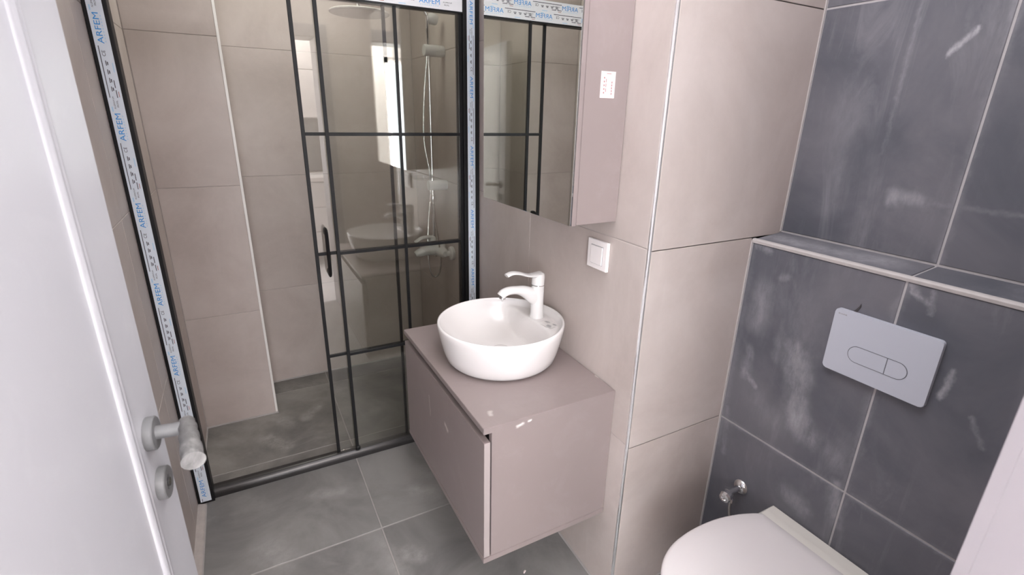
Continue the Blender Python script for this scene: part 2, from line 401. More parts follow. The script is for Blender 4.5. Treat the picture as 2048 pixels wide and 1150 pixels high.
tiles(ws, (SX, 0, 0), Y, Z, -X, [-.168, -.057, .698], [.022, .6, 1.2, 1.8, ZT], tile_light)
# wall behind the wash basin (very slightly out of square)
CYP = -1.289; X0 = -.007; SL = .0335
Uw = Vector((SL, 1, 0)); Nw = Vector((-1, SL, 0)).normalized()
def wx(y): return X0+SL*(y-CYP)
bm = bmesh.new(); prism(bm, [(X0+R, CYP+R), (wx(-.17)+R, -.17), (.60, -.17), (.60, CYP+R)], lambda u, v, w_: (u, v, w_), (0, ZT))
wr = struct('wall_right', bm, grout_light)
tiles(wr, (X0, CYP, 0), Uw, Z, Nw, [.008, .632, 1.1225], [.003, .612, 1.205, 1.80, ZT], tile_light)
# pillar side facing the door
wp = struct('wall_pillar', B(X0+R, .60, CYP+R, -1.27, 0, ZT), grout_light)
tiles(wp, (0, CYP, 0), X, Z, -Y, [X0+.008, PX-.001], [.003, .6, 1.2], tile_light, .002)
tiles(wp, (0, CYP, 0), X, Z, -Y, [X0+.008, PB-.001], [1.2, 1.8, ZT], tile_light, .002)
bm = bmesh.new(); x_, y_ = X0, CYP
prism(bm, [(x_-.0008, y_+.006), (x_-.0012, y_+.002), (x_+.001, y_-.0008), (x_+.003, y_-.0015), (x_+.0055, y_-.0012), (x_+.006, y_+.002), (x_+.003, y_+.003), (x_+.002, y_+.006)], lambda u, v, w_: (u, v, w_), (.0, ZT))
struct('trim_2', bm, chrome_trim)
# cistern box and the wall above it
ZL1, ZL2 = 1.196, 1.208
bm = bmesh.new(); prism(bm, [(PX+R, 0), (.70, 0), (.70, ZL2+.010), (PB, ZL2-.003), (PX+R, ZL1-.0025)], lambda u, v, w_: (u, w_, v), (-2.20, CYP))
wk = struct('wall_cistern', bm, grout_dark)
TS = -1.687
tiles(wk, (PX, 0, 0), Y, Z, -X, [-2.085, TS, CYP-.002], [.003, .6, ZL1-.008], tile_dark, .005)
Ul = Vector((1, 0, (ZL2-ZL1)/(PB-PX)))
tiles(wk, (PX, 0, ZL1), Ul, Y, Vector((-(ZL2-ZL1)/(PB-PX), 0, 1)), [.010, PB-PX-.001], [-2.085, TS, CYP-.002], tile_dark, .005)
bm = bmesh.new(); prism(bm, [(PX-.002, ZL1-.009), (PX-.003, ZL1-.002), (PX, ZL1+.0015), (PX+.008, ZL1+.003), (PX+.010, ZL1-.002), (PX+.004, ZL1-.009)], lambda u, v, w_: (u, w_, v), (-2.085, CYP-.001))
struct('trim_3', bm, ledge_trim)
wu = struct('wall_toilet', B(PB+R, .70, -2.20, CYP, ZL1-.02, ZT), grout_dark)
tiles(wu, (PB, 0, 0), Y, Z, -X, [-2.085, TS, CYP-.002], [ZL2+.001, 1.8, ZT], tile_dark, .005)
# pale joint in the wall corner
struct('trim_4', B(PX-.003, PX+.004, CYP-.003, CYP+.004, 0, ZL1-.004), ledge_trim)
struct('trim_5', B(PB-.003, PB+.004, CYP-.003, CYP+.004, ZL2, ZT), ledge_trim)
# silicone joints between shower floor and walls
def bead(name, pts, r=.006): return struct(name, tube(bmesh.new(), pts, r, 8), grout_floor, smooth=True)
bead('trim_6', [(LXi, -.15, .022), (LXi, CY, .022), (CX, CY, .022), (CX, .70, .022), (SX, .70, .022), (SX, -.15, .022)])
bead('trim_7', [(wx(-.2), -.2, .0), (X0, CYP, .0), (PX, CYP, 0)], .005)
bm = bmesh.new(); prism(bm, [(LXo, 0.0), (-1.199, 0.0), (-1.203, .003), (LXo, .010)], lambda u, v, w_: (u, w_, v), (-2.08, -.19))
struct('trim_8', bm, grout_light)

# doorway wall, its frame and the room behind the camera
DX0, DX1, DY0, DY1, DZ = -1.15, -.31, -2.085, -2.30, 2.0
bm = bmesh.new()
box(bm, -1.40, DX0-.03, DY1, DY0, 0, ZT); box(bm, DX1+.03, .70, DY1, DY0, 0, ZT); box(bm, DX0-.03, DX1+.03, DY1, DY0, DZ+.03, ZT)
wf = struct('wall_front', bm, tile_light)
bm = bmesh.new()
box(bm, DX1, DX1+.03, DY1, DY0+.002, 0, DZ+.03); box(bm, DX0-.03, DX0, DY1, DY0+.002, 0, DZ+.03, .002); box(bm, DX0, DX1, DY1, DY0+.002, DZ, DZ+.03, .002)
struct('trim_9', bm, casing_m)
bm = bmesh.new()
for (a, b) in ((DX1, DX1+.080), (DX0-.074, DX0-.004)):
    box(bm, a, b, DY0+.0021, DY0+.014, 0, DZ+.08, .0006)
box(bm, DX0-.004, DX1+.004, DY0, DY0+.014, DZ+.004, DZ+.08, .003)
struct('trim_10', bm, casing_m)
KX0, KX1, KY = -2.6, .75, -4.0
struct('floor_kitchen', B(KX0, KX1, KY-.1, DY1, -.12, .0), kitchen_floor)
struct('ceiling_kitchen', B(KX0, KX1, KY-.1, DY1, 2.5, 2.6), plaster)
struct('wall_kitchen_left', B(KX0-.1, KX0, KY-.1, DY1, 0, 2.5), plaster)
struct('wall_kitchen_right', B(KX1, KX1+.1, KY-.1, DY1, 0, 2.5), plaster)
struct('wall_kitchen_front', B(KX0, -1.40, DY1, DY1+.1, 0, 2.5), plaster)
bm = bmesh.new(); WX0, WX1, WZ0, WZ1 = -2.45, -.98, .50, 2.1
box(bm, KX0, WX0, KY-.1, KY, 0, 2.5); box(bm, WX1, KX1, KY-.1, KY, 0, 2.5); box(bm, WX0, WX1, KY-.1, KY, 0, WZ0); box(bm, WX0, WX1, KY-.1, KY, WZ1, 2.5)
struct('wall_kitchen_back', bm, plaster)
win = thing('window_1', None, None, (-1.71, KY, WZ0), kind='structure')
bm = bmesh.new()
for a, b, c, d in ((WX0, WX0+.06, WZ0, WZ1), (WX1-.06, WX1, WZ0, WZ1), (-1.74, -1.68, WZ0, WZ1), (WX0, WX1, WZ0, WZ0+.06), (WX0, WX1, WZ1-.06, WZ1)):
    box(bm, a, b, KY-.09, KY-.04, c, d, .004)
obj('window_frame', bm, kitchen_white, win)

# ------------------------------------------------------------------ printed film
def text_mesh(s, size):
    cu = bpy.data.curves.new('txt', 'FONT'); cu.body = s; cu.size = size
    o = bpy.data.objects.new('txt', cu); COL.objects.link(o)
    dg = bpy.context.evaluated_depsgraph_get(); dg.update()
    me = bpy.data.meshes.new_from_object(o.evaluated_get(dg)); bpy.data.objects.remove(o); bpy.data.curves.remove(cu)
    return me
TXT = {}
def add_text(bm, s, O, A, U, Nn, length, height, mi):
    """s written from O along unit A, glyph tops towards U"""
    if s not in TXT: TXT[s] = text_mesh(s, 1.0)
    me = TXT[s]
    xs = [v.co.x for v in me.vertices]; ys = [v.co.y for v in me.vertices]
    x0, x1, y0, y1 = min(xs), max(xs), min(ys), max(ys)
    vs = [bm.verts.new(O+A*((v.co.x-x0)/(x1-x0)*length)+U*((v.co.y-y0)/(y1-y0)*height)+Nn*.0006) for v in me.vertices]
    for p in me.polygons:
        try: f = bm.faces.new([vs[i] for i in p.vertices]); f.material_index = mi
        except ValueError: pass
def strip(bm, O, A, U, Nn, a0, a1, u0, u1, mi):
    vs = [bm.verts.new(O+A*a+U*u+Nn*.0006) for a, u in ((a0, u0), (a1, u0), (a1, u1), (a0, u1))]
    bm.faces.new(vs).material_index = mi
def film_row(bm, O, A, U, Nn, s0, W, full=True):
    """one printed repeat: lettering starts at s0 along A; row width W along U"""
    k = W/.035
    P = O+A*s0
    add_text(bm, 'ARFEM', P+U*(.0120*k), A, U, Nn, .082, .0145*k, 0)
    for i in range(9): strip(bm, P, A, U, Nn, .004+i*.0085, .008+i*.0085, .0065*k, .0085*k, 1)
    add_text(bm, 'ALUMINYUM', P+A*.095+U*(.0190*k), A, U, Nn, .036, .0042*k, 2)
    add_text(bm, 'PROFIL', P+A*.100+U*(.0110*k), A, U, Nn, .020, .0042*k, 2)
    add_text(bm, 'CE', P-A*.034+U*(.0150*k), A, U, Nn, .016, .0085*k, 2)
    for a in (-.060, -.084, -.108, -.132): strip(bm, P, A, U, Nn, a, a+.014, .0180*k, .0200*k, 2); strip(bm, P, A, U, Nn, a+.002, a+.011, .0140*k, .0165*k, 2)
    strip(bm, P, A, U, Nn, -.150, -.006, .0275*k, .0295*k, 2)
    strip(bm, P, A, U, Nn, -.150, -.128, .0085*k, .0105*k, 2); strip(bm, P, A, U, Nn, -.122, -.100, .0085*k, .0105*k, 2)
    strip(bm, P, A, U, Nn, -.148, -.132, .0035*k, .0050*k, 3)
    strip(bm, P, A, U, Nn, -.078, -.052, .0025*k, .0045*k, 1); strip(bm, P, A, U, Nn, -.190, -.176, .0270*k, .0300*k, 1)
INKS = [ink_blue, ink_pale, ink_dark, ink_red]

# ------------------------------------------------------------------ shower screen
SY = -.185                       # front face of the wall profiles
scr = thing('shower_screen', 'black framed sliding glass shower screen with printed protective film on its profiles', 'shower screen', (-.6, -.16, 0))
FTOP = 1.985
# wall profiles
Lx0, Lx1 = LXo+.001-.004, -1.166
obj('wall_profile', B(LXo+.0005, Lx1, SY, SY+.050, .0, FTOP, .002), black_al, scr)
obj('wall_profile', B(-.040, wx(SY)-.0005, SY, SY+.050, .0, FTOP, .002), black_al, scr)
fl_ = obj('protective_film', B(-1.2155, -1.1775, SY-.0012, SY-.0001, .010, FTOP), film_m, scr, label='white and blue printed film on the left profile')
bm = bmesh.new()
for k in range(8):
    s0 = 1.697-.2775*k
    if s0+.13 > 0: film_row(bm, Vector((-1.180, SY-.0012, 0)), Z, -X, -Y, s0, .035)
s0 = 1.697+.2775; film_row(bm, Vector((-1.180, SY-.0012, 0)), Z, -X, -Y, s0, .035)
for v in bm.verts: v.co.z = min(max(v.co.z, .012), FTOP-.002)
obj('lettering', bm, INKS, fl_)
fr_ = obj('protective_film', B(-.0245, .0095, SY-.0012, SY-.0001, .010, FTOP), film_m, scr, label='white and blue printed film on the right profile')
bm = bmesh.new()
for k in range(8):
    s0 = 1.94-.272*k
    if s0-.15 > .02: film_row(bm, Vector((-.0235, SY-.0012, 0)), -Z, X, -Y, -s0, .032)
for v in bm.verts: v.co.z = min(max(v.co.z, .012), FTOP-.002)
obj('lettering', bm, INKS, fr_)
# top rail
RX0, RX1 = Lx1, -.040
obj('top_rail', B(RX0, RX1, SY+.006, SY+.052, 1.892, FTOP-.005, .002), black_al, scr)
ft = obj('protective_film', B(RX0+.002, RX1-.001, SY+.0048, SY+.0059, 1.898, FTOP-.006), film_top, scr, label='white printed film on the top rail')
bm = bmesh.new()
for k in range(6):
    film_row(bm, Vector((0, SY+.0048, 1.937)), X, Z, -Y, -.150-.235*k+.04, .040)
    film_row(bm, Vector((0, SY+.0048, 1.899)), X, Z, -Y, -.255-.235*k+.04, .040)
for v in bm.verts: v.co.x = min(max(v.co.x, RX0+.003), RX1-.002)
obj('lettering', bm, INKS, ft)
# sill: rounded aluminium threshold
bm = bmesh.new(); prof = []
for i in range(13):
    a = PI*(.0+i/12*.62); prof.append((-.135-.032*math.cos(a)-.003, .010+.032*math.sin(a)))
prof = [(-.170, 0.0)]+prof+[(-.120, .034), (-.118, .0)]
prism(bm, prof, lambda u, v, w_: (w_, u+(-.012*(w_+1.166)/1.15), v), (Lx1-.001, wx(SY)-.001))
obj('sill', bm, sill_al, scr, label='rounded dark aluminium sill', smooth=True, ang=.7)
GZ0, GZ1 = .044, 1.893
def pane(name, x0, x1, y, label, mid, bars):
    p = obj(name, B(x0, x1, y-.003, y+.003, GZ0, GZ1), glass_m, scr, label=label)
    hw = .0065
    for (a, b, c, d) in bars:
        obj('glazing_bar', B(a, b, y-.0055, y+.0055, c, d, .0008, 1), black_al, p)
    return p
HZ = (1.441, .982, .530)
def bars(x0, x1, xm):
    w_ = .006
    L = [(x0, x0+.013, GZ0, GZ1), (xm-w_, xm+w_, GZ0, GZ1), (x1-.013, x1, GZ0, GZ1)]
    for h in HZ: L.append((x0+.013, xm-w_, h-.006, h+.006)); L.append((xm+w_, x1-.013, h-.006, h+.006))
    return L
FX0, FX1, FM = -.592, -.041, -.3075
pane('fixed_panel', FX0, FX1, -.166, 'fixed clear glass panel with a black grid', FM, bars(FX0, FX1, FM))
DX_0, DX_1, DM = -.673, -.045, -.3455
dp = pane('sliding_panel', DX_0, DX_1, -.150, 'sliding clear glass panel with a black grid, pushed open to the right', DM, bars(DX_0, DX_1, DM))
obj('floor_guide', lathe(bmesh.new(), [(0, 0), (.011, 0), (.011, .012), (.007, .016), (0, .016)], Matrix.Translation((-.583, -.166, .043)), 16), black_al, scr)
bm = bmesh.new()
hx, hy = -.628, -.156
pth = smoothpath([(hx, hy, 1.075), (hx, hy-.028, 1.078), (hx, hy-.036, 1.06), (hx, hy-.036, .99), (hx, hy-.036, .925), (hx, hy-.028, .908), (hx, hy, .911)], 5)
tube(bm, pth, [(.007, .016)]*len(pth), 12, up=Vector((0, 1, 0)))
obj('door_handle', bm, black_al, dp, smooth=True, label='black bow handle')

# ------------------------------------------------------------------ shower set
SYc = .215
ss = thing('shower_set', 'chrome shower riser with white mixer and white rain head seen through the glass', 'shower', (SX, SYc, .84))
RXp = SX-.075
obj('riser_pipe', tube(bmesh.new(), smoothpath([(RXp, SYc, .87), (RXp, SYc, 1.3), (RXp, SYc, 1.86), (RXp-.006, SYc, 1.95), (RXp-.05, SYc-.003, 1.985), (RXp-.16, SYc-.012, 1.985), (-.345, .19, 1.975), (-.352, .19, 1.94)], 8), .0095, 14), chrome, ss, smooth=True)
for z in (1.797, 1.181):
    obj('bracket', lathe(bmesh.new(), [(0, 0), (.024, 0), (.0255, .004), (.0255, .092), (.024, .096), (0, .096)], Mx((SX-.0005, SYc, z), (-1, 0, 0)), 24), foam, ss, label='white foam-wrapped pipe bracket', smooth=True)
obj('rain_head', lathe(bmesh.new(), [(0, .024), (.020, .024), (.022, .012), (.118, .008), (.124, .004), (.124, 0), (.120, -.003), (0, -.004)], Matrix.Translation((-.352, .19, 1.915)), 48), white_metal, ss, smooth=True)
obj('pipe_joint', lathe(bmesh.new(), [(0, 0), (.016, 0), (.019, .01), (.016, .03), (.012, .04), (0, .04)], Matrix.Translation((RXp, SYc, 1.10)), 20), chrome, ss, smooth=True)
obj('pipe_cap', lathe(bmesh.new(), [(0, 0), (.02, 0), (.024, .012), (.024, .03), (.016, .045), (0, .045)], Mx((SX-.03, SYc, 1.925), (-1, 0, .2)), 20), foam, ss, smooth=True)
# mixer: inlets on the wall, body along the wall and a nose reaching out
for y in (.145, .285):
    obj('escutcheon', lathe(bmesh.new(), [(0, 0), (.036, 0), (.036, .012), (.031, .017), (.014, .020), (.014, .040), (0, .040)], Mx((SX-.0005, y, .838), (-1, 0, 0)), 28), white_metal, ss, smooth=True)
bm = bmesh.new()
tube(bm, [(SX-.045, .135+.15*i/8, .84) for i in range(9)], [.014, .024, .028, .030, .032, .030, .028, .024, .014], 16)
tube(bm, smoothpath([(SX-.035, SYc, .842), (SX-.08, SYc, .848), (SX-.12, SYc, .846), (SX-.16, SYc, .838), (SX-.180, SYc, .832)], 4), [(.033-.020*(i/16)**1.5, .038-.020*(i/16)) for i in range(17)], 16)
obj('mixer_body', bm, white_metal, ss, smooth=True)
obj('hose_outlet', lathe(bmesh.new(), [(0, 0), (.009, 0), (.009, .02), (0, .02)], Mx((SX-.06, SYc+.02, .825), (0, 0, -1)), 14), chrome, ss, smooth=True)
bm = bmesh.new()
lathe(bm, [(0, 0), (.021, 0), (.021, .034), (.017, .044), (0, .047)], Matrix.Translation((SX-.085, SYc, .872)), 20)
pth = smoothpath([(SX-.075, SYc, .914), (SX-.105, SYc, .919), (SX-.145, SYc, .915), (SX-.178, SYc, .895)], 5)
tube(bm, pth, [(.008, .017)]*len(pth), 12)
obj('mixer_lever', bm, white_metal, ss, smooth=True)
pth = smoothpath([(RXp-.004, SYc-.004, 1.80), (RXp-.022, SYc+.016, 1.6), (RXp-.028, SYc+.022, 1.4), (RXp-.006, SYc+.02, 1.25), (RXp-.004, SYc+.018, 1.15), (RXp-.022, SYc+.02, .98), (RXp-.035, SYc, .84), (RXp-.030, SYc-.01, .74), (RXp-.010, SYc-.02, .705), (RXp+.014, SYc-.03, .73), (RXp+.022, SYc-.035, .80), (RXp+.018, SYc-.03, .86), (RXp+.006, SYc-.016, .98), (RXp, SYc-.01, 1.09)], 7)
obj('hose', tube(bmesh.new(), pth, .0048, 8), hosem, ss, smooth=True)
obj('soap_dish', lathe(bmesh.new(), [(0, 0), (.045, 0), (.054, .012), (.056, .014), (.052, .013), (.044, .004), (0, .004)], Matrix.Translation((RXp-.058, SYc-.02, 1.215)), 32), clear_m, ss, label='clear round soap dish', smooth=True)

# ------------------------------------------------------------------ vanity unit
VX, VY0, VY1, VZ0, VZ1 = -.435, -1.216, -.520, .308, .760
van = thing('vanity_unit', 'taupe wall-hung vanity cabinet with one wide drawer under the round basin', 'vanity', (-.21, -.87, VZ0))
def wedge(bm, x0, y0, y1, z0, z1, bev=.001):
    prism(bm, [(x0, y0), (wx(y0)-.001, y0), (wx(y1)-.001, y1), (x0, y1)], lambda u, v, w_: (u, v, w_), (z0, z1))
    if bev: bmesh.ops.bevel(bm, geom=list(bm.edges), offset=bev, segments=2, affect='EDGES')
    return bm
obj('countertop', wedge(bmesh.new(), VX, VY0, VY1, VZ1-.018, VZ1), taupe, van)
obj('bottom_board', wedge(bmesh.new(), VX, VY0, VY1, VZ0, VZ0+.018), taupe, van)
obj('side_panel', wedge(bmesh.new(), VX+.024, VY0+.002, VY0+.020, VZ0+.018, VZ1-.018, .0006), taupe, van)
obj('side_panel', wedge(bmesh.new(), VX+.024, VY1-.020, VY1-.002, VZ0+.018, VZ1-.018, .0006), taupe, van)
obj('back_panel', B(-.020, -.010, VY0+.020, VY1-.020, VZ0+.018, VZ1-.018), taupe, van)
obj('grip_shade', B(VX+.045, VX+.055, VY0+.020, VY1-.020, VZ0+.03, VZ1-.018), shade_and_chip, van, label='dark sheet painted for the shade in the finger grip above the drawer')  # near-black board puts the shade of the grip gap into colour
df = obj('drawer', B(VX+.001, VX+.019, VY0+.001, VY1-.001, VZ0+.021, VZ1-.045, .001), taupe, van)
obj('edge_band', B(VX+.0015, VX+.0185, VY0+.0002, VY0+.0015, VZ0+.022, VZ1-.046), taupe_edge, df, label='paler edge band')

# ------------------------------------------------------------------ basin
BC = Vector((-.212, -.874, VZ1)); RT, RB, HB = .2075, .175, .136
bas = thing('wash_basin', 'round white ceramic countertop basin standing on the taupe vanity', 'basin', BC)
nA = 96
bm = bmesh.new()
outer = [(0, .001), (.120, .001), (RB-.016, .0015), (RB-.006, .005), (RB+.004, .016), (RB+.013, .042), (RB+.022, .080), (RB+.0295, .115), (RT-.0015, HB-.006), (RT-.003, HB-.001), (RT-.006, HB), (RT-.009, HB-.001), (RT-.0105, HB-.006)]
def ring(r, zf):
    return [bm.verts.new(BC+Vector((r*math.cos(2*PI*i/nA), r*math.sin(2*PI*i/nA), zf(r*math.cos(2*PI*i/nA), r*math.sin(2*PI*i/nA))))) for i in range(nA)]
rings = []
for r, z in outer[1:]: rings.append(ring(r, lambda a, b, z=z: z))
ri = RT-.0115
def inner(a, b):
    r = math.hypot(a, b)/ri
    z = .030+(HB-.036)*(r**3.2)
    s = min(1, max(0, (a-.085)/.030)); s = s*s*(3-2*s)
    zd = .116
    e = min(1, max(0, (r-.93)/.06)); zd += (HB-.014-zd)*e*e
    z = max(z, z*(1-s)+zd*s) if s > 0 else z
    return min(z, HB-.008) if r > .5 else z
for k in range(0, 36):
    r = ri*(1-k/36)
    rings.append(ring(r, inner))
cv = bm.verts.new(BC+Vector((0, 0, inner(0, 0))))
for a, b in zip(rings, rings[1:]):
    for i in range(nA): j = (i+1) % nA; bm.faces.new((a[i], a[j], b[j], b[i]))
for i in range(nA): bm.faces.new((rings[-1][i], rings[-1][(i+1) % nA], cv))
bm.faces.new(rings[0][::-1])
obj('bowl', bm, ceramic, bas, smooth=True, ang=1.2)
obj('drain', lathe(bmesh.new(), [(0, .004), (.022, .004), (.028, .002), (.030, 0)], Matrix.Translation(BC+Vector((-.0, 0, .0295))), 28, cap=False), chrome, bas, smooth=True)
DZK = VZ1+.1165
bm = bmesh.new(); lx, ly = -.078, -.965
A_ = Vector((.26, -1, 0)).normalized(); U_ = Vector((1, .26, 0)).normalized()
O_ = Vector((-.098, -.918, DZK+.0004))
vs = [bm.verts.new(O_+A_*a+U_*u) for a, u in ((0, 0), (.058, 0), (.058, .040), (0, .040))]
vt = [bm.verts.new(v.co+Vector((0, 0, .0004))) for v in vs]
bm.faces.new(vt); bm.faces.new(vs[::-1])
for i in range(4): bm.faces.new((vs[i], vs[(i+1) % 4], vt[(i+1) % 4], vt[i]))
lb = obj('sticker', bm, clear_label, bas, label='translucent sticker with faint print on the basin deck')
bm = bmesh.new()
for i, (a0, a1, u0, u1) in enumerate([(.030, .052, .004, .006), (.030, .050, .009, .011), (.028, .046, .014, .016), (.004, .020, .026, .028), (.004, .024, .031, .033), (.036, .052, .030, .034)]):
    strip(bm, O_+Z*.0006, A_, U_, Z, a0, a1, u0, u1, 0)
obj('print', bm, ink_grey, lb)

# faucet
FB = Vector((-.071, -.864, VZ1+.1162))
fau = thing('basin_faucet', 'white single-lever faucet standing on the deck of the round basin', 'faucet', FB)
bm = bmesh.new()
lathe(bm, [(0, 0), (.0245, 0), (.0245, .003), (.0225, .007), (.0215, .04), (.0215, .112), (.0205, .114), (0, .114)], Matrix.Translation(FB), 36)
obj('body', bm, white_metal, fau, smooth=True)
pth = smoothpath([FB+Vector(v) for v in ((.004, 0, .068), (-.020, 0, .080), (-.050, 0, .098), (-.080, 0, .107), (-.108, 0, .109), (-.128, 0, .104), (-.138, 0, .095))], 6)
n_ = len(pth)
obj('spout', tube(bmesh.new(), pth, [(.036-.023*min(1, (i/(n_*.5))**.75), .0195-.0025*i/n_) for i in range(n_)], 20), white_metal, fau, smooth=True)
obj('aerator', lathe(bmesh.new(), [(0, 0), (.0105, 0), (.0105, .008), (0, .008)], Mx(FB+Vector((-.131, 0, .094)), (-.15, 0, -1)), 20), chrome, fau, smooth=True)
obj('collar', lathe(bmesh.new(), [(0, 0), (.0222, 0), (.0222, .003), (0, .003)], Matrix.Translation(FB+Vector((0, 0, .1135))), 36), chrome, fau, label='thin chrome ring')
bm = bmesh.new()
lathe(bm, [(0, 0), (.0215, 0), (.0215, .028), (.0195, .037), (.013, .040), (0, .041)], Matrix.Translation(FB+Vector((0, 0, .1165))) @ Matrix.Rotation(.06, 4, 'Y'), 32)
pth = smoothpath([FB+Vector(v) for v in ((.010, 0, .153), (-.020, 0, .150), (-.045, 0, .154), (-.075, 0, .164), (-.100, 0, .167), (-.119, 0, .161))], 6)
tube(bm, pth, [(.007 if i < 8 else .005, .019-.005*i/len(pth)) for i in range(len(pth))], 16)
obj('lever', bm, white_metal, fau, smooth=True)
obj('water_drop', lathe(bmesh.new(), [(0, -.004), (.003, -.003), (.0034, .001), (.002, .006), (0, .009)], Matrix.Translation(FB+Vector((-.133, 0, .0805))), 14), clear_m, fau, smooth=True)

# ------------------------------------------------------------------ mirror cabinet
MX, MY0, MY1, MZ0, MZ1 = -.155, -1.147, -.617, 1.252, 2.02
mc = thing('mirror_cabinet', 'taupe wall cabinet with a mirrored door above the basin', 'cabinet', (-.07, -.88, MZ0))
obj('carcass', wedge(bmesh.new(), MX+.018, MY0, MY1, MZ0, MZ1, .0008), taupe, mc)
dr = obj('door', B(MX+.0045, MX+.0168, MY0, MY1, MZ0-.002, MZ1, .0006), taupe, mc)
mp = obj('mirror', B(MX, MX+.0044, MY0+.001, MY1-.001, MZ0-.0015, MZ1-.001, .0006, 1), mirror_m, dr, label='mirror glass')
obj('hanging_rail', B(-.020, -.010, MY0+.1, MY1-.1, MZ1-.08, MZ1-.05), chrome, mc) if False else None
st = obj('sticker', B(-.0905, -.046, MY0-.0006, MY0-.0001, 1.566, 1.627), paper, mc, label='small white sticker with faded print')
bm = bmesh.new()
OO = Vector((-.088, MY0-.0006, 1.570))
strip(bm, OO, X, Z, -Y, .014, .028, .051, .0525, 0)
for i in range(5): strip(bm, OO, X, Z, -Y, .006, .0095, .006+i*.0085, .010+i*.0085, 0); strip(bm, OO, X, Z, -Y, .030, .033, .004+i*.0065, .0085+i*.0065, 0)
for i in range(3): strip(bm, OO, X, Z, -Y, .0125, .0145, .010+i*.011, .018+i*.011, 0)
obj('print', bm, red_ink2, st)

# ------------------------------------------------------------------ light switch
sw = thing('light_switch', 'white square rocker light switch on the wall below the cabinet', 'switch', (wx(-1.085), -1.085, 1.143))
mm = bmesh.new(); x_ = wx(-1.085)-.0012
box(mm, x_-.010, x_, -1.131, -1.041, 1.100, 1.186, .003, 3)
obj('switch_frame', mm, switch_m, sw, smooth=True)
obj('rocker', B(x_-.0135, x_-.009, -1.112, -1.060, 1.116, 1.169, .0015, 2), switch_m, sw)
obj('rocker_gap', B(x_-.0108, x_-.0095, -1.1135, -1.0585, 1.1145, 1.1705), ink_grey, sw)

# ------------------------------------------------------------------ flush plate
fpX = PX-.0006
fp = thing('flush_plate', 'pale grey dual flush plate with an oval two-part button', 'flush plate', (fpX, -1.675, .997))
def rrect(y0, y1, z0, z1, r, n=6):
    pts = []
    for cy, cz, a0 in ((y1-r, z1-r, 0), (y0+r, z1-r, PI/2), (y0+r, z0+r, PI), (y1-r, z0+r, 3*PI/2)):
        for i in range(n+1): a = a0+PI/2*i/n; pts.append((cy+r*math.cos(a), cz+r*math.sin(a)))
    return pts
bm = bmesh.new(); prism(bm, rrect(-1.790, -1.562, .918, 1.082, .009), lambda u, v, w_: (w_, u, v), (fpX, fpX-.012))
bmesh.ops.bevel(bm, geom=[e for e in bm.edges if all(abs(v.co.x-(fpX-.012)) < 1e-5 for v in e.verts)], offset=.0015, segments=2, affect='EDGES')
fpo = obj('plate', bm, plate_m, fp, smooth=True, ang=.5)
def oval(y0, y1, z0, z1):
    return rrect(y0, y1, z0, z1, (z1-z0)/2-.0001, 10)
by0, by1, bz0, bz1, bs = -1.744, -1.613, .960, 1.003, -1.699
bm = bmesh.new(); prism(bm, oval(by0, by1, bz0, bz1), lambda u, v, w_: (w_, u, v), (fpX-.0118, fpX-.0123))
obj('button_gap', bm, plate_gap, fp)
e = .0016; r = (bz1-bz0)/2-e
def half(ys, ye, sgn):
    c = (bz0+bz1)/2; pts = []
    if sgn > 0:   # rounded towards +y
        cy = ye-e-r
        for i in range(13): a = -PI/2+PI*i/12; pts.append((cy+r*math.cos(a), c+r*math.sin(a)))
        pts += [(ys, c+r), (ys, c-r)]
    else:
        cy = ys+e+r
        for i in range(13): a = PI/2+PI*i/12; pts.append((cy+r*math.cos(a), c+r*math.sin(a)))
        pts += [(ye, c-r), (ye, c+r)]
    return pts
for nm, pts in (('wide', half(bs+.001, by1, 1)), ('narrow', half(by0, bs-.001, -1))):
    bm = bmesh.new(); prism(bm, pts, lambda u, v, w_: (w_, u, v), (fpX-.0118, fpX-.0128))
    obj('flush_button', bm, plate_m, fp, label=nm+' flush button')
bm = bmesh.new()
for i, (a, b_, h) in enumerate([(0, .0035, .003), (.0045, .0055, .003), (.0065, .010, .0025), (.011, .0145, .003), (.0155, .020, .003)]):
    strip(bm, Vector((fpX-.012, -1.571, 1.069)), -Y, Z, -X, a, b_, 0, h, 0)
obj('maker_mark', bm, ink_grey, fpo)
# ragged tile cut above the plate
bm = bmesh.new()
prism(bm, [(-1.604, 1.080), (-1.611, 1.098), (-1.6095, 1.105), (-1.607, 1.098), (-1.600, 1.086), (-1.596, 1.081)], lambda u, v, w_: (w_, u, v), (PX-.0003, PX-.0012))
tag(obj('tile_chip', bm, shade_and_chip, None, loc=(PX, -1.604, 1.083)), 'small dark chipped notch in the tile above the flush plate', 'chip')

# ------------------------------------------------------------------ toilet
TC = -1.684
toi = thing('toilet', 'white wall-hung toilet with closed lid below the flush plate', 'toilet', (.30, TC, .0))
half_o = [(.308, .146), (.285, .160), (.24, .178), (.18, .193), (.12, .199), (.06, .198), (.0, .189), (-.05, .170), (-.09, .143), (-.12, .108), (-.140, .068), (-.150, .030)]
def outline(s=1.0, dx=0.0, xs=1.0):
    L = [(.308+(x-.308)*xs+dx, h*s) for x, h in half_o]
    P_ = [(x, TC+h) for x, h in L]+[(.308+(-.152-.308)*xs+dx, TC)]+[(x, TC-h) for x, h in reversed(L)]
    return P_
def smooth_outline(P_, k=3):
    q = smoothpath([(x, y, 0) for x, y in P_], k); return [(v.x, v.y) for v in q]
def loft(bm, levels):
    rs = [[bm.verts.new((x, y, z)) for x, y in smooth_outline(pts)] for pts, z in levels]
    for a, b in zip(rs, rs[1:]):
        n = len(a)
        for i in range(n): bm.faces.new((a[i], a[(i+1) % n], b[(i+1) % n], b[i]))
    bm.faces.new(rs[0][::-1]); bm.faces.new(rs[-1])
    return bm
ZS = .443
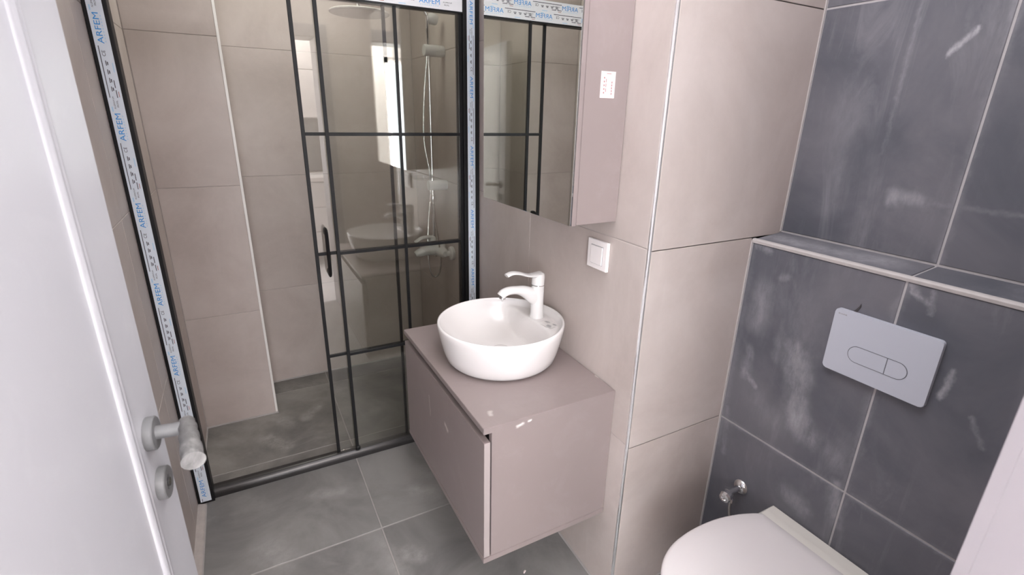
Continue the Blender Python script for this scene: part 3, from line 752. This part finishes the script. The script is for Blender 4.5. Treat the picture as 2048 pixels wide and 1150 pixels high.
def dome(): return loft(bmesh.new(), [(outline(.955, .0, .975), ZS-.022), (outline(.99, 0, .995), ZS-.020), (outline(1, 0, 1), ZS-.014), (outline(1, 0, 1), ZS-.006), (outline(.985, 0, .99), ZS-.0015), (outline(.955, -.004, .965), ZS+.001), (outline(.7, -.03, .75), ZS+.003), (outline(.35, -.1, .35), ZS+.004)])
obj('lid', dome(), ceramic_t, toi, smooth=True, ang=1.0)
obj('seat', loft(bmesh.new(), [(outline(.96, 0, .97), ZS-.040), (outline(.985, 0, .99), ZS-.037), (outline(.985, 0, .99), ZS-.026), (outline(.96, 0, .97), ZS-.023)]), ceramic_t, toi, smooth=True, ang=.8)
bm = bmesh.new()
box(bm, .308, PX-.0006, TC-.165, TC+.165, .13, ZS-.018, .012, 3)
loft(bm, [(outline(.50, .02, .45), .100), (outline(.62, .0, .55), .13), (outline(.74, 0, .70), .20), (outline(.84, 0, .85), .29), (outline(.92, 0, .955), .36), (outline(.95, 0, .965), .395), (outline(.94, 0, .96), ZS-.041)])
obj('bowl', bm, ceramic_b, toi, smooth=True, ang=.6)
bm = bmesh.new(); box(bm, .309, .338, TC-.150, TC+.152, ZS-.0175, ZS-.004, .005, 3)
obj('hinge_bar', bm, ceramic_b, toi, smooth=True, label='cream hinge bar behind the lid')

# angle valve
AV = Vector((PX, -1.408, .402))
av = thing('angle_valve', 'small chrome angle valve on the tiled wall left of the toilet', 'valve', AV)
obj('escutcheon', lathe(bmesh.new(), [(0, .0004), (.026, .0004), (.025, .004), (.018, .010), (.010, .013), (0, .013)], Mx(AV, (-1, 0, 0)), 28), chrome, av, smooth=True)
obj('valve_body', lathe(bmesh.new(), [(0, .010), (.010, .010), (.010, .052), (.013, .054), (.013, .062), (0, .062)], Mx(AV, (-1, 0, 0)), 20), chrome, av, smooth=True)
obj('knob', lathe(bmesh.new(), [(0, 0), (.012, 0), (.018, .004), (.019, .018), (.016, .026), (.008, .028), (.006, .024), (0, .024)], Mx(AV+Vector((-.060, -.002, -.003)), (-1, -.15, -.1)), 10), chrome, av, smooth=True, ang=.4)
obj('outlet', lathe(bmesh.new(), [(0, 0), (.008, 0), (.008, .022), (.010, .024), (.010, .036), (0, .036)], Mx(AV+Vector((-.040, 0, -.006)), (0, 0, -1)), 12), chrome, av, smooth=True)
obj('hose', tube(bmesh.new(), smoothpath([AV+Vector(v) for v in ((-.040, 0, -.038), (-.040, -.004, -.08), (-.032, -.02, -.14), (-.020, -.06, -.18), (-.012, -.09, -.185))], 5), .005, 10), hosem, av, smooth=True)

# scrap on the floor
bm = bmesh.new(); tube(bm, [(-.205, -1.064, .002), (-.203, -1.066, .007), (-.200, -1.068, .010)], [(.004, .007), (.003, .005), (.0006, .001)], 6)
tag(obj('paper_scrap', bm, paper, None, loc=(-.203, -1.066, .001)), 'tiny white scrap lying on the floor under the vanity', 'scrap')

# ------------------------------------------------------------------ door (opened into the room)
H0 = Vector((-1.150, -2.085, .006)); ED = Vector((-1.068, -1.298, .006))
ang = math.atan2((ED-H0).y, (ED-H0).x); LW = (ED-H0).length
dl = thing('door_1', 'white panelled door standing open on the left with a dusty grey lever handle', None, H0, rotz=ang, kind='structure')
DH = 1.975; TH = .040
# local frame: x along the leaf, -y is the face seen by the camera, y=0..TH the thickness
bm = bmesh.new(); box(bm, 0, LW, 0, TH, 0, DH, .002)
leaf = obj('door_leaf', bm, white_door, dl, local=True)
def arch_loop(x0, x1, z0, z1, rise):
    P_ = [(x0, z0), (x1, z0), (x1, z1)]
    n = 14
    for i in range(1, n): t = i/n; x = x1+(x0-x1)*t; P_.append((x, z1+rise*(math.sin(PI*t)**1.3)))
    P_.append((x0, z1)); return P_
def moulding(P_, y):
    """swept double bead along a closed loop in the leaf plane"""
    bm = bmesh.new(); n = len(P_)
    dense = []
    for i in range(n):
        a, b = Vector(P_[i]), Vector(P_[(i+1) % n]); dense.append(a)
    prof = [(-.012, 0), (-.0105, -.003), (-.007, -.0062), (-.0035, -.0062), (-.0012, -.004), (0, -.002), (.0012, -.004), (.004, -.0068), (.008, -.0065), (.0115, -.003), (.013, 0)]
    rs = []
    for i in range(n):
        p, a, b = dense[i], dense[i-1], dense[(i+1) % n]
        t1, t2 = (p-a).normalized(), (b-p).normalized()
        n1, n2 = Vector((-t1.y, t1.x)), Vector((-t2.y, t2.x)); m = (n1+n2).normalized(); k = 1/max(.4, m.dot(n1))
        rs.append([bm.verts.new((p.x+m.x*s*k, y+d, p.y+m.y*s*k)) for s, d in prof])
    for i in range(n):
        A, C = rs[i], rs[(i+1) % n]
        for j in range(len(prof)-1): bm.faces.new((A[j], A[j+1], C[j+1], C[j]))
    return bm
obj('panel_moulding', moulding(arch_loop(.130, LW-.130, .17, 1.76, .12), 0), white_door, dl, local=True, smooth=True, ang=.9)
hx = LW-.068; hz = 1.043
hd = obj('door_handle', lathe(bmesh.new(), [(0, 0), (.026, 0), (.026, .011), (.0245, .0125), (.010, .0125), (0, .0125)], Mx((hx, 0, hz), (0, -1, 0)), 36), nickel, dl, local=True, smooth=True, label='dusty grey round rose with lever')
bm = bmesh.new()
pth = [(hx, -.010, hz), (hx, -.030, hz), (hx, -.046, hz)]
tube(bm, pth, .0105, 18)
obj('neck', bm, nickel, hd, local=True, smooth=True)
bm = bmesh.new()
pth = smoothpath([(hx+.012, -.050, hz+.002), (hx-.002, -.054, hz+.002), (hx-.025, -.059, hz), (hx-.055, -.066, hz-.003), (hx-.088, -.074, hz-.005)], 5)
tube(bm, pth, [(.0115+.0002*i+.0008*math.sin(i*2.1), .011+.00022*i+.0008*math.sin(i*1.3)) for i in range(len(pth))], 14)
obj('lever', bm, dusty_film, hd, local=True, smooth=True, label='lever wrapped in torn dusty film')
kr = obj('keyhole_rose', lathe(bmesh.new(), [(0, 0), (.026, 0), (.026, .011), (.0245, .0125), (.012, .0125), (.012, .009), (0, .009)], Mx((hx, 0, hz-.092), (0, -1, 0)), 36), nickel, dl, local=True, smooth=True)
obj('key_cylinder', lathe(bmesh.new(), [(0, .008), (.007, .008), (.007, .014), (0, .014)], Mx((hx, 0, hz-.092), (0, -1, 0)), 20), chrome, kr, local=True, smooth=True)
for z in (.22, 1.02, 1.78):
    obj('hinge', lathe(bmesh.new(), [(0, 0), (.007, 0), (.007, .09), (0, .09)], Matrix.Translation((-.004, -.006, z)), 14), chrome, dl, local=True, smooth=True)

# ------------------------------------------------------------------ kitchen behind the camera (seen only as a reflection in the glass)
kb = thing('kitchen_base_cabinet', 'white kitchen base cabinets against the far wall of the room behind', 'cabinet', (.1, KY+.3, 0))
obj('carcass', B(-.55, .74, KY+.001, KY+.56, .10, .86), kitchen_white, kb)
for i in range(2):
    for j in range(3):
        x0 = -.548+i*.645; z0 = .11+j*.25
        obj('drawer', B(x0, x0+.640, KY+.56, KY+.58, z0, z0+.243, .002), kitchen_white, kb)
tag(obj('worktop', B(-.56, .745, KY+.001, KY+.60, .862, .90, .003), kitchen_white, None, loc=(.1, KY+.3, .862)), 'white worktop on the kitchen base cabinets', 'worktop')
struct('wall_kitchen_splashback', B(-.545, .745, KY+.0005, KY+.012, .905, 1.45), kitchen_grey)
ku = thing('kitchen_wall_cabinet', 'white kitchen wall cabinets above the grey splashback', 'cabinet', (.1, KY+.2, 1.46))
obj('carcass', B(-.545, .745, KY+.001, KY+.33, 1.46, 2.20), kitchen_white, ku)
for i in range(2):
    for z0, z1 in ((1.462, 1.90), (1.905, 2.198)):
        x0 = -.543+i*.645; obj('door', B(x0, x0+.640, KY+.331, KY+.350, z0, z1, .002), kitchen_white, ku)
kt = thing('kitchen_tap', 'tall white swan-neck tap standing on the kitchen worktop', 'faucet', (-.30, KY+.12, .90))
obj('spout', tube(bmesh.new(), smoothpath([(-.30, KY+.12, .902), (-.30, KY+.12, 1.12), (-.29, KY+.15, 1.19), (-.27, KY+.21, 1.19), (-.26, KY+.24, 1.12)], 6), .011, 12), kitchen_white, kt, smooth=True)
for nm, loc_, s, lab_ in (('added_fill_lamp', (-.35, -1.55, ZT), .40, 'large white ring added around the bathroom fill light'), ('added_fill_lamp', (-.55, .15, ZT), .30, 'smaller white ring added around the shower fill light')):  # invented fixtures around the added fill lights
    cl = thing(nm, lab_, 'added fixture', loc_)
    obj('fill_lamp_ring', lathe(bmesh.new(), [(s, 0), (s+.03, 0), (s+.03, -.018), (s, -.018)], Matrix.Translation((loc_[0], loc_[1], loc_[2]-.0005)), 40, cap=False), plaster, cl, smooth=True)
bpy.context.view_layer.update()
